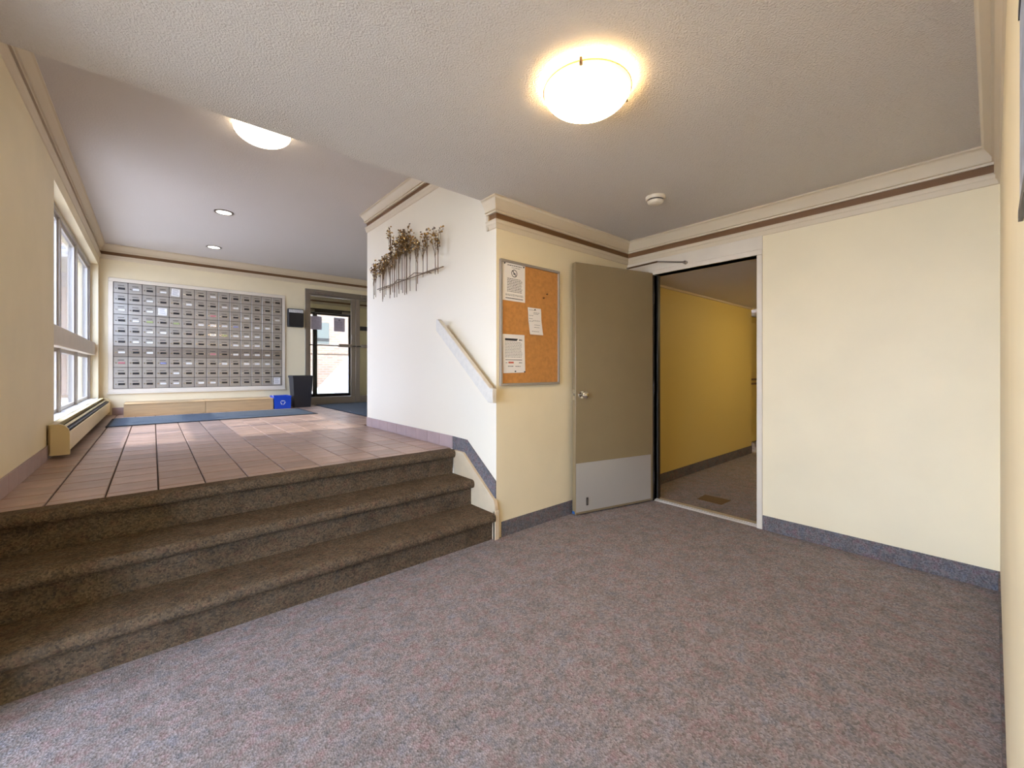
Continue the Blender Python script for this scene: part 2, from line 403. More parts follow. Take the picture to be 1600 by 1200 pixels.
LOW = [(0, 0.146), (0.020, 0.146), (0.022, 0.152), (0.016, 0.158), (0.014, 0.172), (0.017, 0.176), (0.012, 0.184), (0.007, 0.204), (0.0, 0.208)]
def crown(name, path, z, side, label):
    t = thing(name, (path[0][0], path[0][1], z - 0.21), label, 'crown moulding', kind='structure')
    sweep(MB(), path, UP, z, side).build('cove_moulding', 'trim_paint', t, smooth=True)
    sweep(MB(), path, BAND, z, side).build('band', 'band_brown', t)['label'] = 'dark brown painted band'
    sweep(MB(), path, LOW, z, side).build('picture_moulding', 'trim_paint', t, smooth=True)
    return t
c1 = crown('trim_2', [(XA, YE), (XA, YB), (XD, YB), (XD, YR), (0.42, YR), (XL, YR), (XL, YE)], ZC, -1, 'stepped crown moulding with brown band round the lower landing')
MB().box(XA - 0.014, XA, YE - 0.022, YE, ZC - 0.208, ZC).build('end_strip', 'trim_paint', c1)
crown('trim_3', [(XL, YE), (XL, YM), (4.40, YM)], ZU, -1, 'stepped crown moulding with brown band along lobby left and far walls')
crown('trim_4', [(XA, YE), (XA, 4.633), (4.40, 4.633)], ZU, 1, 'stepped crown moulding with brown band above the tree sculpture')

# baseboards
def cbase(name, mb, label): return struct(name, mb, 'carpet_base', label, 'baseboard')
cbase('baseboard_notice', MB().box(1.878, XD, YB - 0.008, YB, 0, 0.108), 'carpet baseboard below the cork notice board')
cbase('baseboard_door_side', MB().box(XD - 0.008, XD, YR, 1.126, 0, 0.105), 'blue-grey carpet baseboard right of the doorway')
cbase('baseboard_right', MB().box(0.42, XD - 0.008, YR, YR + 0.007, 0, 0.105), 'carpet baseboard along the right edge wall')
cbase('baseboard_stair', MB().prism([(2.846, 0.656), (2.65, 0.652), (2.294, 0.405), (2.294, 0.268), (2.694, 0.547), (2.846, 0.548)], 'x', XA - 0.008, XA), 'sloping carpet baseboard following the stair stringer')
def tile_run(name, axis, fixed, cuts, label, flip=1):
    t = thing(name, (fixed if axis == 'y' else cuts[0], cuts[0] if axis == 'y' else fixed, Z1), label, 'baseboard', kind='structure')
    for a, b in zip(cuts, cuts[1:]):
        m = MB()
        if axis == 'y': m.box(min(fixed, fixed + 0.009 * flip), max(fixed, fixed + 0.009 * flip), a + 0.0015, b - 0.0015, Z1 + 0.001, Z1 + 0.100)
        else: m.box(a + 0.0015, b - 0.0015, min(fixed, fixed + 0.009 * flip), max(fixed, fixed + 0.009 * flip), Z1 + 0.001, Z1 + 0.100)
        m.build('tile', 'base_tile', t, bevel=0.0015)
tile_run('baseboard_middle', 'y', XA, [2.849 + 0.2035 * k for k in range(9)] + [4.633], 'pinkish tile baseboard under the tree sculpture', -1)
tile_run('baseboard_left', 'y', XL, [2.88 + 0.203 * k for k in range(9)], 'pinkish tile baseboard of the left wall before the heater', 1)
tile_run('baseboard_far', 'x', YM, [-0.44, -0.30], 'short tile baseboard between heater and wooden bench', -1)
tile_run('baseboard_far', 'x', YM, [1.50, 1.70, 1.90, 2.06], 'tile baseboard behind the waste bins', -1)

# ---------------------------------------------------------------- stairs
st = thing('staircase', (XL, 2.258, 0), 'three carpeted brown steps up to the tiled lobby', 'stairs')
for k in range(3):
    yn = 2.258 + 0.256 * k; zb = 0.1859 * k; zt = 0.1859 * (k + 1)
    if k == 2: zt = Z1
    r = 0.024; pr = [(yn + 0.044, zb - (0.0 if k == 0 else 0.01)), (yn + 0.044, zt - 0.064), (yn + 0.024, zt - 0.060)]
    for a in range(0, 11):
        t = R(262 - a * 17.2)
        pr.append((yn + r + r * 1.0 * math.cos(t), zt - 0.030 + 0.030 * math.sin(t)))
    yb = (yn + 0.256 + 0.05) if k < 2 else YT
    pr += [(yb, zt), (yb, zb - (0.0 if k == 0 else 0.01))]
    MB().prism(pr, 'x', XL, XA - 0.030).build('step', 'carpet_stairs', st, smooth=True)
# white stringer on the right end of the stairs
sg = thing('stair_stringer', (XA - 0.03, YB, 0), 'cream-painted stringer board at the right end of the steps', 'stringer')
MB().prism([(2.272, 0.0), (2.272, 0.235), (2.285, 0.275), (2.672, 0.552), (2.80, 0.556), (2.80, 0.0)], 'x', XA - 0.030, XA - 0.0005).build('board', 'stringer_paint', sg, bevel=0.003)
MB().box(XA - 0.030, XA + 0.010, 2.270, YB, 0, 0.205).build('end_block', 'stringer_paint', sg, bevel=0.003)

# handrail
hr = thing('handrail', (1.775, 2.24, 0.96), 'cream wooden handrail sloping down beside the steps', 'handrail')
MB().prism([(2.985, 1.512), (2.985, 1.603), (2.958, 1.604), (2.268, 1.066), (2.234, 1.064), (2.234, 0.964), (2.290, 0.966)], 'x', 1.752, 1.790).build('rail', 'rail_wood', hr, bevel=0.004)
for (yy, zz) in ((2.86, 1.455), (2.36, 1.062)):
    MB().box(1.790, XA - 0.0005, yy - 0.03, yy + 0.03, zz - 0.03, zz + 0.02).build('bracket', 'rail_wood', hr, bevel=0.003)

# ---------------------------------------------------------------- lobby window
wy0, wy1, wz0, wz1 = WIN
w = thing('window_1', (XL - 0.1, (wy0 + wy1) / 2, wz0), 'tall grey-framed window in the left wall with a thick middle rail', 'window', kind='structure')
FX0, FX1 = XL - 0.150, XL - 0.075
def wbox(n, a, b, c, d, e, f, m='window_frame', bv=0.003): return MB().box(a, b, c, d, e, f).build(n, m, w, bevel=bv)
TB, TT = 1.39, 1.56
wbox('transom', FX0, XL - 0.028, wy0, wy1, TB, TT, 'trim_white', 0.006)
wbox('sill', XL - 0.20, XL + 0.004, wy0, wy1, wz0 - 0.02, wz0 + 0.004, 'white_gloss')
wbox('head', FX0, FX1, wy0, wy1, wz1 - 0.05, wz1)
wbox('jamb', FX0, FX1, wy0, wy0 + 0.05, wz0, TB); wbox('jamb', FX0, FX1, wy0, wy0 + 0.05, TT, wz1 - 0.05)
wbox('jamb', FX0, FX1, wy1 - 0.06, wy1, wz0, TB); wbox('jamb', FX0, FX1, wy1 - 0.06, wy1, TT, wz1 - 0.05)
ms = [wy0 + 0.05, 5.595, 6.70, wy1 - 0.06]
for yy in ms[1:3]:
    wbox('mullion', FX0, FX1, yy - 0.025, yy + 0.025, wz0, TB); wbox('mullion', FX0, FX1, yy - 0.025, yy + 0.025, TT, wz1 - 0.05)
for i in range(3):
    a = ms[i] + (0.025 if i else 0); b = ms[i + 1] - (0.025 if i < 2 else 0)
    for (c, d) in ((wz0 + 0.004, TB), (TT, wz1 - 0.05)):
        s = 0.035
        f = MB(); X0, X1 = FX0 + 0.02, FX1 - 0.02
        f.box(X0, X1, a, a + s, c, d).box(X0, X1, b - s, b, c, d).box(X0, X1, a + s, b - s, c, c + s).box(X0, X1, a + s, b - s, d - s, d)
        sash = f.build('sash', 'window_frame', w)
        MB().box(X0 + 0.015, X0 + 0.021, a + s, b - s, c + s, d - s).build('pane', 'glass_film', sash)
# outside ground
struct('ground_outside', MB().box(-30, XX - 0.2, -20, 60, -0.3, -0.02).box(XX - 0.2, XL - 0.2, XY1 + 0.12, 60, -0.3, -0.02).box(XL - 0.2, 30, 10.2, 60, 0.2, 0.545), 'concrete', 'pale sunlit paving outside the window and entrance', 'ground')

# short side passage on the lower landing (left of the viewer) ending in a glazed exit
struct('wall_passage', MB().box(XX - 0.2, XL - 0.2, XY0 - 0.12, XY0, 0, 2.4).box(XX - 0.2, XL - 0.2, XY1, XY1 + 0.12, 0, 2.4), 'wall', 'cream walls of the side passage left of the viewer', 'wall')
struct('ceiling_passage', MB().box(XX - 0.2, XL - 0.2, XY0 - 0.12, XY1 + 0.12, XZ, 2.4), 'ceiling_smooth', 'ceiling of the side passage left of the viewer', 'ceiling')
struct('floor_passage', MB().box(XX - 0.2, XL - 0.2, XY0 - 0.12, XY1 + 0.12, -0.1, 0.0), 'carpet', 'grey carpet of the side passage left of the viewer', 'floor')
xf = thing('door_4', (XX - 0.1, 1.03, 0), 'aluminium frame of the glazed side exit left of the viewer', 'door frame', kind='structure')
for q in ((XY0, XY0 + 0.05), (XY1 - 0.05, XY1)): MB().box(XX - 0.16, XX - 0.06, q[0], q[1], 0, XZ).build('jamb', 'aluminium', xf)
MB().box(XX - 0.16, XX - 0.06, XY0 + 0.05, XY1 - 0.05, XZ - 0.05, XZ).build('head', 'aluminium', xf)
MB().box(XX - 0.16, XX - 0.06, XY0 + 0.05, XY1 - 0.05, 0, 0.015).build('threshold', 'aluminium', xf)
YMID = (XY0 + XY1) / 2
for (a, b_, lb) in ((XY0 + 0.052, YMID - 0.002, 'glazed exit door leaf on the viewer side of the passage'), (YMID + 0.002, XY1 - 0.052, 'glazed exit door leaf on the stair side of the passage')):
    t = thing('exit_door', (XX - 0.11, (a + b_) / 2, 0.016), lb, 'door', 'glazed side exit doors')
    for q in ((a, a + 0.06), (b_ - 0.06, b_)): MB().box(XX - 0.13, XX - 0.09, q[0], q[1], 0.018, XZ - 0.052).build('stile', 'aluminium', t)
    MB().box(XX - 0.13, XX - 0.09, a + 0.06, b_ - 0.06, XZ - 0.11, XZ - 0.052).build('top_rail', 'aluminium', t)
    MB().box(XX - 0.13, XX - 0.09, a + 0.06, b_ - 0.06, 0.018, 0.25).build('bottom_rail', 'aluminium', t)
    MB().box(XX - 0.113, XX - 0.107, a + 0.06, b_ - 0.06, 0.25, XZ - 0.11).build('pane', 'glass', t)
    MB().tube((XX - 0.06, a + 0.03, 1.0), (XX - 0.06, b_ - 0.03, 1.0), 0.010).tube((XX - 0.06, a + 0.04, 1.0), (XX - 0.09, a + 0.04, 1.0), 0.010).tube((XX - 0.06, b_ - 0.04, 1.0), (XX - 0.09, b_ - 0.04, 1.0), 0.010).build('push_bar', 'dark_metal', t)
cp = thing('exit_sun_blocker', (XX - 0.2, 1.03, 2.3), 'added unseen canopy that keeps sun out of the side exit', 'canopy')  # out of view, added only to stop direct sun reaching the exit glass
MB().box(XX - 1.6, XX - 0.2, -0.1, 2.2, 2.30, 2.42).build('slab', 'white_slab', cp)
for yy in (0.0, 2.1): MB().box(XX - 1.55, XX - 1.45, yy - 0.05, yy + 0.05, -0.02, 2.30).build('post', 'white_slab', cp)  # posts of the added unseen canopy

# ---------------------------------------------------------------- baseboard heater
h = thing('baseboard_heater', (XL, 4.33, Z1), 'cream baseboard heater below the lobby window', 'heater')
cap = [(-0.548, 0.585), (-0.452, 0.585), (-0.452, 0.735), (-0.458, 0.765), (-0.474, 0.790), (-0.500, 0.805), (-0.548, 0.805)]
MB().prism(cap, 'y', 4.318, 4.345).build('end_cap', 'heater_paint', h, bevel=0.002)
MB().prism(cap, 'y', 8.005, 8.030).build('end_cap', 'heater_paint', h, bevel=0.002)
MB().box(-0.462, -0.455, 4.345, 8.005, 0.612, 0.745).build('front_panel', 'heater_paint', h, bevel=0.002)
MB().box(-0.560, -0.548, 4.345, 8.005, 0.585, 0.800).build('back_plate', 'heater_paint', h)
MB().prism([(-0.548, 0.800), (-0.548, 0.805), (-0.520, 0.804), (-0.520, 0.799)], 'y', 4.345, 8.005).build('top_cover', 'heater_paint', h)
MB().box(-0.540, -0.468, 4.345, 8.005, 0.640, 0.756).build('fin_core', 'heater_dark', h)
MB().prism([(-0.502, 0.776), (-0.490, 0.768), (-0.489, 0.771), (-0.501, 0.780)], 'y', 4.36, 8.0).build('damper', 'heater_paint', h)

# ---------------------------------------------------------------- mailboxes
mbk = thing('mailbox_bank', (0.63, YM, 0.925), 'wall of small silver mailbox doors in fourteen columns and ten rows', 'mailboxes')
mx0, mx1, mz0, mz1 = -0.424, 1.688, 0.926, 2.430
MB().box(mx0 - 0.004, mx1 + 0.004, YM - 0.016, YM, mz0 - 0.004, mz1 + 0.004).build('backing', 'dark_metal', mbk)
ft = 0.055
for nm, b4 in (('frame_rail', (mx0 - ft, mx1 + ft, mz1 + 0.004, mz1 + 0.004 + ft)), ('frame_rail', (mx0 - ft, mx1 + ft, mz0 - 0.004 - ft, mz0 - 0.004)),
               ('frame_stile', (mx0 - ft, mx0 - 0.004, mz0 - 0.004, mz1 + 0.004)), ('frame_stile', (mx1 + 0.004, mx1 + ft, mz0 - 0.004, mz1 + 0.004))):
    MB().box(b4[0], b4[1], YM - 0.022, YM, b4[2], b4[3]).build(nm, 'trim_white', mbk, bevel=0.004)
MB().box(mx0 - ft - 0.012, mx1 + ft + 0.012, YM - 0.034, YM, mz0 - 0.076, mz0 - 0.059).build('frame_sill', 'trim_white', mbk, bevel=0.003)
cw, ch = (mx1 - mx0) / 14, (mz1 - mz0) / 10
def mdoor(mname, m):
    b = MB().box(-cw / 2 + 0.003, cw / 2 - 0.003, -0.008, 0.004, -ch / 2 + 0.003, ch / 2 - 0.003)
    o = b.build(mname, [m, 'black_plastic', 'chrome'], bevel=0.002); me = o.data
    bpy.data.objects.remove(o)
    x = MB().box(-0.032, 0.036, -0.0105, -0.008, 0.026, 0.033, 1)              # slot lip
    x.box(-0.030, 0.046, -0.0115, -0.008, -0.028, 0.004, 2)                   # card holder
    x.lathe((-0.050, -0.008, -0.012), [(0.0, -0.006), (0.008, -0.006), (0.009, 0.0)], 10, 2, 'y')
    bm = bmesh.new(); bm.from_mesh(me); m2 = bpy.data.meshes.new('t'); m2.from_pydata(x.v, [], x.f)
    for p, mi in zip(m2.polygons, x.m): p.material_index = mi
    bm.from_mesh(m2); bmesh.ops.recalc_face_normals(bm, faces=bm.faces); bm.to_mesh(me); bm.free()
    return me
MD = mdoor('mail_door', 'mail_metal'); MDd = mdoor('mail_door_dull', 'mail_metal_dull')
def cardmesh(m):
    o = MB().box(-0.027, 0.043, -0.0127, -0.0115, -0.025, 0.001).build('name_card', m); me = o.data; bpy.data.objects.remove(o); return me
CM = {k: cardmesh(k) for k in ('black_plastic', 'card_white', 'card_red', 'card_green', 'card_blue')}
WHITE = {(0, 1), (0, 3), (0, 7), (1, 2), (1, 5), (1, 8), (1, 9), (2, 0), (2, 2), (2, 10), (2, 13), (3, 1), (3, 6), (3, 7), (3, 8), (3, 11), (3, 12), (4, 2), (4, 3), (4, 7), (4, 9), (4, 10), (4, 11), (5, 1), (5, 2), (5, 9), (5, 10), (5, 11),
         (6, 0), (6, 2), (6, 9), (6, 10), (6, 11), (6, 12), (7, 5), (7, 8), (7, 10), (7, 11), (7, 12), (8, 4), (9, 3), (9, 4), (9, 6), (9, 7)}
COLR = {(3, 2): 'card_green', (3, 4): 'card_green', (4, 8): 'card_green', (7, 0): 'card_red', (2, 7): 'card_red', (7, 3): 'card_blue', (3, 9): 'card_blue', (6, 7): 'card_red'}
for r_ in range(10):
    for c_ in range(14):
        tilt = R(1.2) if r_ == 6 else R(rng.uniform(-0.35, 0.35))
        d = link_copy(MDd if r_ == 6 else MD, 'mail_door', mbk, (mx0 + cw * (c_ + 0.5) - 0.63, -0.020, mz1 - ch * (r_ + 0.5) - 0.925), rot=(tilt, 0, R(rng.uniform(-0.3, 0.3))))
        k = COLR.get((r_, c_), 'card_white' if (r_, c_) in WHITE else 'black_plastic')
        link_copy(CM[k], 'name_card', d, (0, 0, 0))
def mail_note(r_, c_, label, wd, hg, rz):
    x = mx0 + cw * (c_ + 0.5); z = mz1 - ch * (r_ + 0.5)
    t = thing('note', (x, YM - 0.036, z), label, 'note', 'paper notes stuck on mailbox doors')
    t.rotation_euler = (0, rz, 0)
    MB().box(-wd / 2, wd / 2, 0, 0.001, -hg / 2, hg / 2).build('sheet', 'paper', t, local=True)
    m = MB()
    for i in range(6): m.box(-wd * 0.38, wd * (0.2 + 0.18 * rng.random()), -0.0004, 0, hg * (0.36 - i * 0.14), hg * (0.36 - i * 0.14) + 0.004)
    m.build('print', 'ink_grey', t, local=True)
mail_note(0, 4, 'white note on a top-row mailbox door, fifth from the left', 0.098, 0.110, R(4))
mail_note(2, 3, 'white note on a third-row mailbox door, fourth from the left', 0.100, 0.105, R(2))
mail_note(9, 13, 'white note on the bottom right corner mailbox door', 0.098, 0.110, 0)

# ---------------------------------------------------------------- benches, bins, mats, wall box
def bench(x0, x1, label):
    t = thing('wooden_bench', ((x0 + x1) / 2, 7.6, Z1), label, 'bench', 'low wooden benches under the mailboxes')
    MB().box(x0, x1, 7.585, 7.603, Z1, 0.718).build('front_board', 'bench_wood', t, bevel=0.002)
    MB().box(x0, x1, 7.580, YM - 0.004, 0.718, 0.738).build('top_board', 'bench_wood', t, bevel=0.003)
    for a in (x0, x1 - 0.018): MB().box(a, a + 0.018, 7.603, YM - 0.004, Z1, 0.718).build('end_board', 'bench_wood', t)
bench(-0.300, 0.580, 'low wooden bench box nearest the heater under the mailboxes')
bench(0.584, 1.465, 'low wooden bench box next to the blue bin under the mailboxes')
def tapered(mb, x0, x1, y0, y1, z0, z1_, fl, wall=0.006, mi=0):
    def ring(z, f, w): return [(x0 - f + w, y0 - f + w, z), (x1 + f - w, y0 - f + w, z), (x1 + f - w, y1 + f - w, z), (x0 - f + w, y1 + f - w, z)]
    vs = ring(z0, 0, 0) + ring(z1_, fl, 0) + ring(z1_, fl, wall) + ring(z0 + 0.01, 0, wall)
    fs = [(0, 1, 2, 3)]
    for a in range(3):
        for i in range(4): j = (i + 1) % 4; fs.append((a * 4 + i, a * 4 + j, a * 4 + 4 + j, a * 4 + 4 + i))
    fs.append((12, 13, 14, 15))
    return mb.add(vs, fs, mi)
b = thing('recycling_bin', (1.60, 7.65, Z1), 'small blue recycling bin beside the wooden bench', 'bin')
tapered(MB(), 1.482, 1.716, 7.575, 7.88, Z1 + 0.001, 0.758, 0.006).build('tub', 'bin_blue', b)
rim = MB()
rim.box(1.470, 1.728, 7.563, 7.571, 0.748, 0.766).box(1.470, 1.728, 7.884, 7.892, 0.748, 0.766).box(1.470, 1.478, 7.571, 7.884, 0.748, 0.766).box(1.720, 1.728, 7.571, 7.884, 0.748, 0.766)
rim.build('rim', 'bin_blue', b)
# recycling mark: three bent arrows
rm = MB(); cx, cz = 1.600, 0.660
for k in range(3):
    a0 = R(90 + 120 * k)
    def rot(p, a=a0): return (cx + p[0] * math.cos(a) - p[1] * math.sin(a), cz + p[0] * math.sin(a) + p[1] * math.cos(a))
    for poly in ([(0.022, -0.016), (0.032, -0.016), (0.032, 0.010), (0.022, 0.010)], [(0.016, 0.010), (0.038, 0.010), (0.027, 0.026)], [(0.026, -0.016), (0.032, -0.016), (0.022, -0.032), (0.012, -0.030)]):
        rm.prism([rot(p) for p in poly], 'y', 7.5705, 7.5725)
rm.build('recycling_mark', 'card_white', b)
sh = thing('paper_sheet', (1.47, 7.6, 0.74), 'crumpled white paper tucked at the blue bin left edge', 'paper')
MB().add([(1.452, 7.57, 0.792), (1.478, 7.575, 0.740), (1.482, 7.62, 0.742), (1.456, 7.63, 0.788), (1.452, 7.571, 0.790), (1.478, 7.577, 0.738), (1.482, 7.622, 0.740), (1.456, 7.632, 0.786)],
         [(0, 1, 2, 3), (7, 6, 5, 4), (0, 4, 5, 1), (1, 5, 6, 2), (2, 6, 7, 3), (3, 7, 4, 0)]).build('sheet', 'paper', sh)
b = thing('waste_bin', (1.92, 7.8, Z1), 'tall black plastic waste bin left of the glass doors', 'bin')
tapered(MB(), 1.795, 2.045, 7.66, 7.90, Z1 + 0.001, 1.080, 0.030).build('tub', 'bin_black', b)
rim = MB(); X0, X1, Y0, Y1 = 1.757, 2.083, 7.622, 7.938
rim.box(X0, X1, Y0, Y0 + 0.012, 1.060, 1.096).box(X0, X1, Y1 - 0.012, Y1, 1.060, 1.096).box(X0, X0 + 0.012, Y0 + 0.012, Y1 - 0.012, 1.060, 1.096).box(X1 - 0.012, X1, Y0 + 0.012, Y1 - 0.012, 1.060, 1.096)
rim.build('rim', 'bin_black', b)
def floor_mat(x0, x1, y0, y1, label, name='floor_mat'):
    t = thing(name, ((x0 + x1) / 2, (y0 + y1) / 2, Z1), label, 'mat')
    MB().box(x0, x1, y0, y1, Z1 + 0.0005, Z1 + 0.006).build('rubber_border', 'mat_edge', t)
    MB().box(x0 + 0.025, x1 - 0.025, y0 + 0.025, y1 - 0.025, Z1 + 0.006, Z1 + 0.011).build('pile', 'mat_blue', t, bevel=0.002)
floor_mat(-0.400, 1.795, 6.36, 7.41, 'long blue-grey mat in front of the wooden benches')
floor_mat(2.180, 3.90, 5.54, 7.95, 'dark blue-grey entrance mat before the glass doors')
wbx = thing('wall_drop_box', (1.896, YM, 1.945), 'black wall-mounted drop box between mailboxes and glass door', 'box')
MB().box(1.772, 2.022, YM - 0.10, YM - 0.0005, 1.947, 2.265).build('body', 'black_plastic', wbx, bevel=0.012, seg=2)
MB().box(1.785, 2.010, YM - 0.104, YM - 0.099, 2.195, 2.248).build('label_strip', 'card_white', wbx, bevel=0.001)
pm = MB()
for i in range(2):
    x = 1.80
    while x < 1.99:
        wd_ = rng.uniform(0.012, 0.03); pm.box(x, min(1.995, x + wd_), YM - 0.1045, YM - 0.104, 2.228 - i * 0.022, 2.236 - i * 0.022); x += wd_ + 0.008
pm.build('print', 'ink_grey', wbx)

# ---------------------------------------------------------------- entrance doors
def notice(parent, x0, x1, y, z0, z1_, m, lines, seed, icon=False, ink='ink'):
    q = random.Random(seed)
    MB().box(x0, x1, y, y + 0.0012, z0, z1_).build('sheet', m, parent)
    pr = MB(); W = x1 - x0; Hh = z1_ - z0
    top = z1_ - Hh * (0.30 if icon else 0.08)
    for i in range(lines):
        z = top - (top - z0 - Hh * 0.06) * i / max(1, lines - 1); x = x0 + W * 0.10; xe = x1 - W * (0.08 + 0.18 * q.random())
        while x < xe:
            ww = q.uniform(0.05, 0.17) * W; pr.box(x, min(x + ww, xe), y - 0.0004, y, z, z + Hh * 0.018); x += ww + W * 0.025
    if icon:
        cx, cz, r = (x0 + x1) / 2, z1_ - Hh * 0.17, W * 0.10
        ring(pr, cx, cz, r, r * 0.18, y - 0.0004, y)
        pr.box(cx - r * 0.6, cx + r * 0.6, y - 0.0004, y, cz - r * 0.3, cz + r * 0.2)
    pr.build('print', ink, parent)
def ring(mb, cx, cz, r, w_, ya, yb, n=24):
    vs = []; fs = []
    for i in range(n):
        t = 2 * math.pi * i / n
        for rr, yy in ((r, ya), (r - w_, ya), (r - w_, yb), (r, yb)): vs.append((cx + rr * math.cos(t), yy, cz + rr * math.sin(t)))
    for i in range(n):
        j = (i + 1) % n
        for a in range(4): fs.append((i * 4 + a, j * 4 + a, j * 4 + (a + 1) % 4, i * 4 + (a + 1) % 4))
    mb.add(vs, fs)
EY0, EY1 = YM - 0.012, YM + 0.075
ef = thing('door_1', (3.0, YM, Z1), 'aluminium frame of the glass entrance doors', 'door frame', kind='structure')
MB().box(EX0, EX0 + 0.062, EY0, EY1, Z1, EZ).build('jamb', 'aluminium', ef, bevel=0.003)
MB().box(EX1 - 0.062, EX1, EY0, EY1, Z1, EZ).build('jamb', 'aluminium', ef, bevel=0.003)
MB().box(EX0 + 0.062, EX1 - 0.062, EY0, EY1, 2.575, EZ).build('head', 'aluminium', ef, bevel=0.003)
MB().box(EX0 + 0.062, EX1 - 0.062, EY0, EY1, Z1, Z1 + 0.014).build('threshold', 'aluminium', ef)
def gdoor(x0, x1, label, hinge_left):
    t = thing('glass_door', ((x0 + x1) / 2, YM + 0.02, Z1), label, 'door', 'glass entrance doors')
    a, b_ = YM + 0.002, YM + 0.046; z0, z1_ = Z1 + 0.016, 2.572
    sl = 0.030 if hinge_left else 0.082; sr = 0.082 if hinge_left else 0.030
    MB().box(x0, x0 + sl, a, b_, z0, z1_).build('stile', 'aluminium', t, bevel=0.002)
    MB().box(x1 - sr, x1, a, b_, z0, z1_).build('stile', 'aluminium', t, bevel=0.002)
    MB().box(x0 + sl, x1 - sr, a, b_, z1_ - 0.028, z1_).build('top_rail', 'aluminium', t, bevel=0.002)
    MB().box(x0 + sl, x1 - sr, a, b_, z0, 0.690).build('bottom_rail', 'aluminium', t, bevel=0.002)
    MB().box(x0 + sl, x1 - sr, YM + 0.02, YM + 0.026, 0.690, z1_ - 0.028).build('pane', 'glass', t)
    pb = MB().tube((x0 + 0.01, YM - 0.045, 1.648), (x1 - 0.01, YM - 0.045, 1.645), 0.009)
    for xx in (x0 + 0.02, x1 - 0.02): pb.tube((xx, YM - 0.045, 1.647), (xx, YM + 0.004, 1.647), 0.009)
    pb.build('push_bar', 'dark_metal', t)
    px0, px1 = (x1 - 0.33, x1 - 0.085) if hinge_left else (x0 + 0.085, x0 + 0.33)
    MB().box(px0, px1, YM - 0.062, YM - 0.032, 1.622, 1.680).build('push_pad', 'aluminium', t, bevel=0.003)
    if hinge_left:
        MB().box(x1 - 0.075, x1 - 0.01, YM - 0.012, YM + 0.002, 1.77, 1.87).build('lock_case', 'aluminium', t, bevel=0.003)
    c = MB().box(x0 + 0.10, x0 + 0.32, YM - 0.045, YM - 0.012, 2.600, 2.650).build('closer', 'aluminium', t, bevel=0.004)
    MB().tube((x0 + 0.30, YM - 0.04, 2.598), (x0 + 0.40, YM - 0.09, 2.588), 0.008).tube((x0 + 0.40, YM - 0.09, 2.588), (x0 + 0.14, YM - 0.04, 2.592), 0.007).build('closer_arm', 'chrome', c)
    return t
gdoor(2.129, 2.972, 'glass entrance door with two notices painted backlit grey, beside the black bin', True)
gdoor(2.978, 3.885, 'second glass entrance door half hidden by the sculpture wall', False)
n1 = thing('door_notice', (2.25, YM + 0.018, 1.93), 'notice sheet painted in backlit grey at the hinge edge of the glass door', 'notice')
notice(n1, 2.165, 2.356, YM + 0.0175, 1.932, 2.176, 'paper_backlit', 11, 5)
n2 = thing('door_notice', (2.67, YM + 0.018, 1.92), 'notice sheet painted in backlit grey with round symbol on the glass door', 'notice')
notice(n2, 2.572, 2.774, YM + 0.0175, 1.918, 2.176, 'paper_backlit', 9, 6, True)
n3 = thing('door_sticker', (3.2, YM + 0.018, 1.96), 'dark strip sticker on the second glass door', 'sticker')
MB().box(3.062, 3.34, YM + 0.0175, YM + 0.0187, 1.962, 2.045).build('sheet', 'black_plastic', n3)

# vestibule and outer door set
struct('wall_vestibule', MB().box(1.9, 2.0, YM + 0.15, 10.2, Z1, 3.05).box(4.1, 4.2, YM + 0.15, 10.2, Z1, 3.05).box(2.0, 2.10, 10.0, 10.12, Z1, 3.05).box(3.62, 4.10, 10.0, 10.12, Z1, 3.05).box(2.10, 3.62, 10.0, 10.12, 2.585, 3.05),
       'wall', 'cream walls of the entrance vestibule behind the glass', 'wall')
struct('ceiling_vestibule', MB().box(1.9, 4.2, YM + 0.15, 10.2, 2.86, 3.05), 'ceiling_smooth', 'ceiling of the entrance vestibule', 'ceiling')
tb = thing('trim_5', (2.85, 10.0, 2.7), 'brown band and moulding inside the vestibule', 'trim', kind='structure')
MB().box(2.0, 4.1, 9.996, 10.0, 2.735, 2.775).build('band', 'band_brown', tb)
MB().box(2.0, 4.1, 9.98, 10.0, 2.775, 2.86).build('cove_moulding', 'trim_paint', tb)
MB().box(2.0, 4.1, 9.985, 10.0, 2.68, 2.735).build('picture_moulding', 'trim_paint', tb)
of = thing('door_2', (3.1, 10.0, Z1), 'dark metal frame of the outer vestibule doors', 'door frame', kind='structure')
for nm, q in (('head', (2.10, 3.62, 2.495, 2.585)), ('jamb', (2.10, 2.16, Z1, 2.495)), ('jamb', (3.56, 3.62, Z1, 2.495))):
    MB().box(q[0], q[1], 9.99, 10.06, q[2], q[3]).build(nm, 'dark_metal', of, bevel=0.002)
MB().box(2.16, 3.56, 9.99, 10.06, Z1, Z1 + 0.016).build('threshold', 'dark_metal', of)
